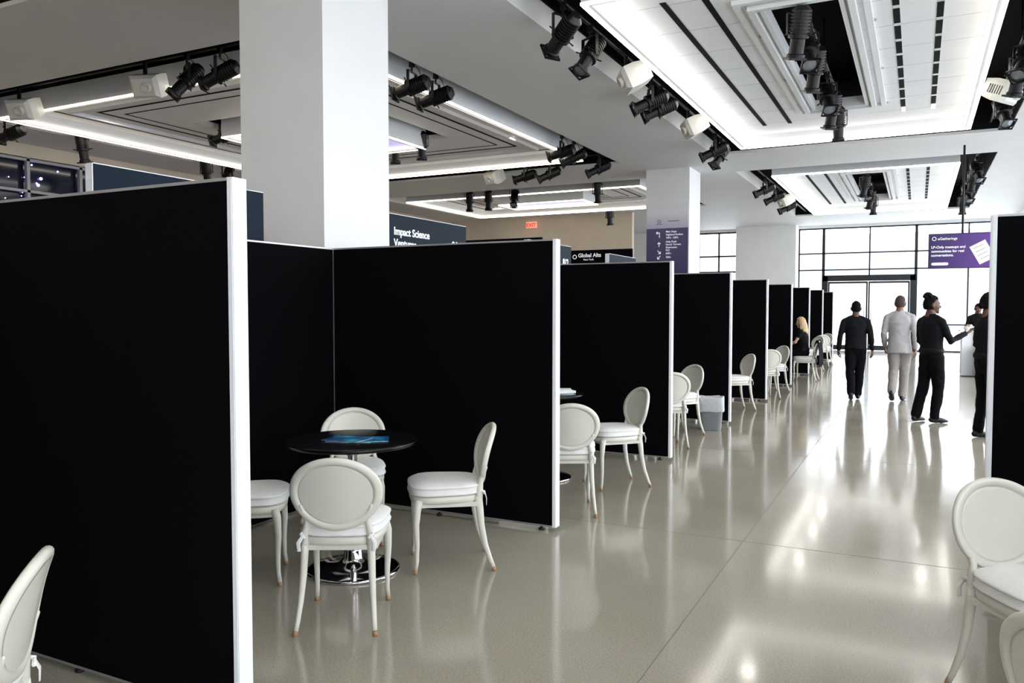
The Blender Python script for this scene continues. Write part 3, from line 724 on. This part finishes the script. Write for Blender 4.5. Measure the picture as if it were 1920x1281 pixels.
def person(name,pos,yaw,H,sk,top,bot,shoe,hair,style,legs,arms,lean=(0,0),pelvis=(0,0,.95),hyaw=0,hpitch=0,jacket=False,fem=False,bare=False,loose=1.0,untuck=False):
    s=H/1.75; P=Vector(pelvis); dst=MB(); b=MB()
    W=.92 if fem else 1.0
    def sp(rel):
        q=rel/.52; return P+Vector((lean[0]*q,lean[1]*q,rel))
    wk=.9 if fem else 1.06
    tr=[(-.09,.150,.105),(-.02,.170,.128),(.06,.162,.122),(.15,.148*wk,.112),(.25,.163,.120),(.36,.182,.124),(.43,.176,.108),(.48,.12,.085),(.52,.066,.062)]
    lower=[t for t in tr if t[0]<=.06]; upper=[t for t in tr if t[0]>=(-.02 if untuck else .06)]
    if jacket:
        b.tube([sp(r) for r,_,_ in tr[1:]],[((a+.012)*W,c+.016) for _,a,c in tr[1:]],top,24)
        b.tube([sp(-.15),sp(-.06),sp(.05)],[(.196*W,.150),(.188*W,.144),(.172*W,.135)],top,24,round_=False)
        b.tube([sp(.455)+Vector((-.10,-.055,0)),sp(.44)+Vector((0,-.075,0)),sp(.455)+Vector((.10,-.055,0))],[.03,.03,.03],top,12,ref=(0,0,1))
    else:
        b.tube([sp(r) for r,_,_ in lower],[(a*W,c) for _,a,c in lower],bot,24)
        if untuck:
            b.tube([sp(-.05)]+[sp(r) for r,_,_ in upper],[(.192*W,.146)]+[((a+.014)*W,c+.016) for _,a,c in upper],top,24,round_=False)
        else:
            b.tube([sp(r) for r,_,_ in upper],[((a+.010)*W,c+.010) for _,a,c in upper],top,24)
            b.tube([sp(.03),sp(.075)],[(.186*W,.140)]*2,'belt',24,round_=False)
    sh=[sp(.455)+Vector((sx*.184*W,0,0)) for sx in (-1,1)]
    b.tube([sh[0],sh[0].lerp(sp(.48),.55)+Vector((0,0,.006)),sp(.482),sh[1].lerp(sp(.48),.55)+Vector((0,0,.006)),sh[1]],[.056,.060,.066,.060,.056],top,16,ref=(0,0,1))
    for sx in (-1,1):   # trapezius
        b.tube([sp(.525)+Vector((sx*.03,-.012,0)),sp(.505)+Vector((sx*.085*W,-.008,0)),sp(.475)+Vector((sx*.15*W,0,0))],[.040,.046,.050],top,12,ref=(0,1,0))
    b.tube([sp(.47),sp(.54),sp(.60)],[.064,.059,.056],sk,16)
    b.tube([sp(.49),sp(.545)],[(.074,.070),(.066,.065)],top,16,round_=False)
    hb=MB()
    for i,(E,Wr,nrm,curl) in enumerate(arms):
        side=-1 if i==0 else 1
        S=sh[i]; E=P+Vector(E); Wr=P+Vector(Wr)
        d=(Wr-E).normalized()
        if not bare:
            b.tube([S,S.lerp(E,.5),E,E.lerp(Wr,.5),Wr-d*.01],[.057*W*loose,.053*W*loose,.048*W*loose,.044*W*loose,.037*W*loose],top,14)
            b.tube([Wr-d*.035,Wr+d*.003],[.038*W,.037*W],top,14,round_=False)
        else:
            b.tube([S,S.lerp(E,.45)],[.056*W,.05*W],top,14); b.tube([S.lerp(E,.4),E,E.lerp(Wr,.4),Wr],[.042*W,.038*W,.036*W,.026*W],sk,14)
        hand(hb,Wr+d*.01,d,nrm,side*-1,sk,curl,W)
        hb.tube([Wr-d*.04,Wr+d*.01],[(.027*W,.023*W)]*2,sk,12,ref=d.orthogonal())
    for (Hp,K,A,fd) in legs:
        Hp=P+Vector(Hp); K=Vector(K); A=Vector(A); fd=Vector(fd).normalized()
        if not bare:
            b.tube([Hp,Hp.lerp(K,.5),K,K.lerp(A,.45),K.lerp(A,.97)],[.102*W*loose,.092*W*loose,.074*W*loose,.070*W*loose,.064*W*loose],bot,16)
        else:
            b.tube([Hp,Hp.lerp(K,.5),Hp.lerp(K,.8)],[.098*W,.09*W,.08*W],bot,16); b.tube([Hp.lerp(K,.7),K,K.lerp(A,.35),A],[.064*W,.054*W,.052*W,.034*W],sk,14)
        f=fd; sidev=Vector((f.y,-f.x,0)).normalized() if abs(f.x)+abs(f.y)>1e-4 else Vector((1,0,0))
        upv=sidev.cross(f)
        base=A-upv*.045
        b.tube([base-f*.055+upv*.005,base+upv*.010,base+f*.07,base+f*.13-upv*.008,base+f*.175-upv*.014],[(.030,.036),(.036,.046),(.041,.036),(.043,.027),(.034,.02)],shoe,14,ref=sidev)
    res=remesh(b,.0105,3,disp=.009,dscale=9)
    merge(dst,res); merge(dst,remesh(hb,.0042,1))
    T=Matrix.Translation(sp(.60)+Vector((0,.018,.078)))@Matrix.Rotation(math.radians(hyaw),4,'Z')@Matrix.Rotation(math.radians(hpitch),4,'X')
    head(dst,T,sk,hair,style,1.03)
    for v in dst.v: v*=s
    zmin=min(v.z for v in dst.v)
    for v in dst.v: v.z-=zmin
    return dst.obj(name,pos,math.radians(yaw),fixn=False)

person('man_in_black_shirt',(-.96,15.2,0),4,1.72,'skin_dark','shirtb','trousb','shoeb','hairblack','short',
  [((-.08,0,-.03),(-.08,-.02,.50),(-.06,-.16,.12),(0,.93,-.35)),((.08,0,-.03),(.075,.10,.50),(.055,.08,.085),(0,1,0))],
  [((-.255,-.06,.18),(-.275,-.02,-.06),(1,.2,0),.5),((.25,-.05,.18),(.275,.02,-.06),(-1,.2,0),.5)],lean=(0,.03),loose=1.04,untuck=True)
person('person_in_light_suit',(-.27,15.35,0),-4,1.82,'skin_mid','suit','suitt','shoeb','hairbrown','short',
  [((-.085,0,-.03),(-.08,.02,.50),(-.085,-.20,.16),(0,.85,-.5)),((.085,0,-.03),(.075,.11,.50),(.05,.10,.085),(.05,1,0))],
  [((-.235,-.04,.18),(-.23,.10,-.04),(1,0,0),.5),((.24,-.08,.18),(.25,-.06,-.07),(-1,0,0),.4)],lean=(0,.03),jacket=True,hyaw=-12,loose=1.04)
person('man_pointing',(.19,12.65,0),-48,1.78,'skin_dark','shirtb','trousb','shoeb','hairblack','bun',
  [((-.085,0,-.03),(-.11,-.03,.50),(-.14,-.12,.085),(-.25,1,0)),((.085,0,-.03),(.08,.05,.50),(.05,.02,.085),(.3,1,0))],
  [((-.24,.02,.18),(-.21,.20,.02),(1,0,0),.4),((.225,.10,.185),(.19,.38,.29),(-.2,0,1),.2)],lean=(0,-.02),hyaw=-30)
person('attendant_in_black',(.78,11.4,0),-60,1.80,'skin_dark','shirtb','trousb','shoeb','hairblack','lowbun',
  [((-.085,0,-.03),(-.10,.02,.50),(-.11,-.02,.085),(-.2,1,0)),((.085,0,-.03),(.09,.02,.50),(.10,.0,.085),(.2,1,0))],
  [((-.24,.02,.18),(-.20,.18,.02),(1,0,0),.4),((.24,.02,.18),(.20,.18,.02),(-1,0,0),.4)],fem=True)
person('server_behind_counter',(1.35,22.95,0),170,1.72,'skin_dark','shirtb','trousb','shoeb','hairblack','short',
  [((-.085,0,-.03),(-.10,.02,.50),(-.11,-.02,.085),(-.2,1,0)),((.085,0,-.03),(.09,.02,.50),(.10,.0,.085),(.2,1,0))],
  [((-.25,.06,.18),(-.18,.28,.12),(.3,0,-1),.4),((.25,.06,.18),(.18,.28,.12),(-.3,0,-1),.4)],hyaw=20,hpitch=-15)
person('seated_woman',(-2.29,18.75,0),90,1.68,'skin_light','shirtb','trousb','shoeb','hairblond','long',
  [((-.08,.02,-.02),(-.10,.44,.585),(-.10,.36,.085),(0,1,0)),((.08,.02,-.02),(.10,.44,.585),(.10,.32,.085),(0,1,0))],
  [((-.23,.16,.23),(-.12,.42,.17),(0,0,-1),.3),((.23,.16,.23),(.12,.42,.17),(0,0,-1),.3)],lean=(0,.05),pelvis=(0,-.05,.665),fem=True,bare=True,hpitch=-8,hyaw=8)
# jacket over her chair
b=MB(); R=[]
for (yy,z,w) in ((-.20,.56,.20),(-.215,.70,.235),(-.245,.86,.22),(-.275,.915,.19),(-.315,.90,.20),(-.335,.75,.25),(-.345,.55,.26),(-.35,.32,.24)):
    R.append([Vector((-w+2*w*i/16,yy+.012*math.sin(i*1.3+z*6)-0.0,z+.012*math.sin(i*.9))) for i in range(17)])
v=[p for r in R for p in r]; f=[]
for j in range(len(R)-1):
    for i in range(16): f.append((j*17+i,j*17+i+1,(j+1)*17+i+1,(j+1)*17+i))
b.add(v,f,'shirtb',True); o=b.obj('draped_jacket',(-2.22,18.75,0),math.atan2(1,.05)); sd=o.modifiers.new('t','SOLIDIFY'); sd.thickness=.015; o.modifiers.new('s','SUBSURF').levels=1

# ---------------------------------------------------------------- light
w=D.worlds.new('sky'); scene.world=w; w.use_nodes=True; nt=w.node_tree; bg=nt.nodes['Background']
bg.inputs['Color'].default_value=(.90,.95,1,1); bg.inputs['Strength'].default_value=5.0
def fill_light(x,y,z,p,size=.25,col=(1,.95,.88)):  # unseen area lamps added under the coffers to fill the room
    L=D.lights.new('coffer_fill_light','AREA'); L.shape='DISK'; L.size=size; L.energy=p; L.color=col
    o=D.objects.new('coffer_fill_light',L); C.collection.objects.link(o); o.location=(x,y,z)
for x in (-2.6,.2):
    for y in (-1,2.5,9.5,12,14.5,21.5,24.5,27): fill_light(x,y,4.93,6)
for x in (-12.5,-7.2):
    for y in (1,9.5,14,20.5,23.5): fill_light(x,y,4.93,14)

cam=D.cameras.new('camera'); co=D.objects.new('camera',cam); C.collection.objects.link(co); scene.camera=co
cam.sensor_width=36; cam.lens=36*1493/1920; cam.clip_end=300
co.location=(0,0,1.62); co.rotation_euler=(math.radians(90-2.42),0,math.radians(26.97))
scene.view_settings.view_transform='Standard'
scene.view_settings.exposure=0.32
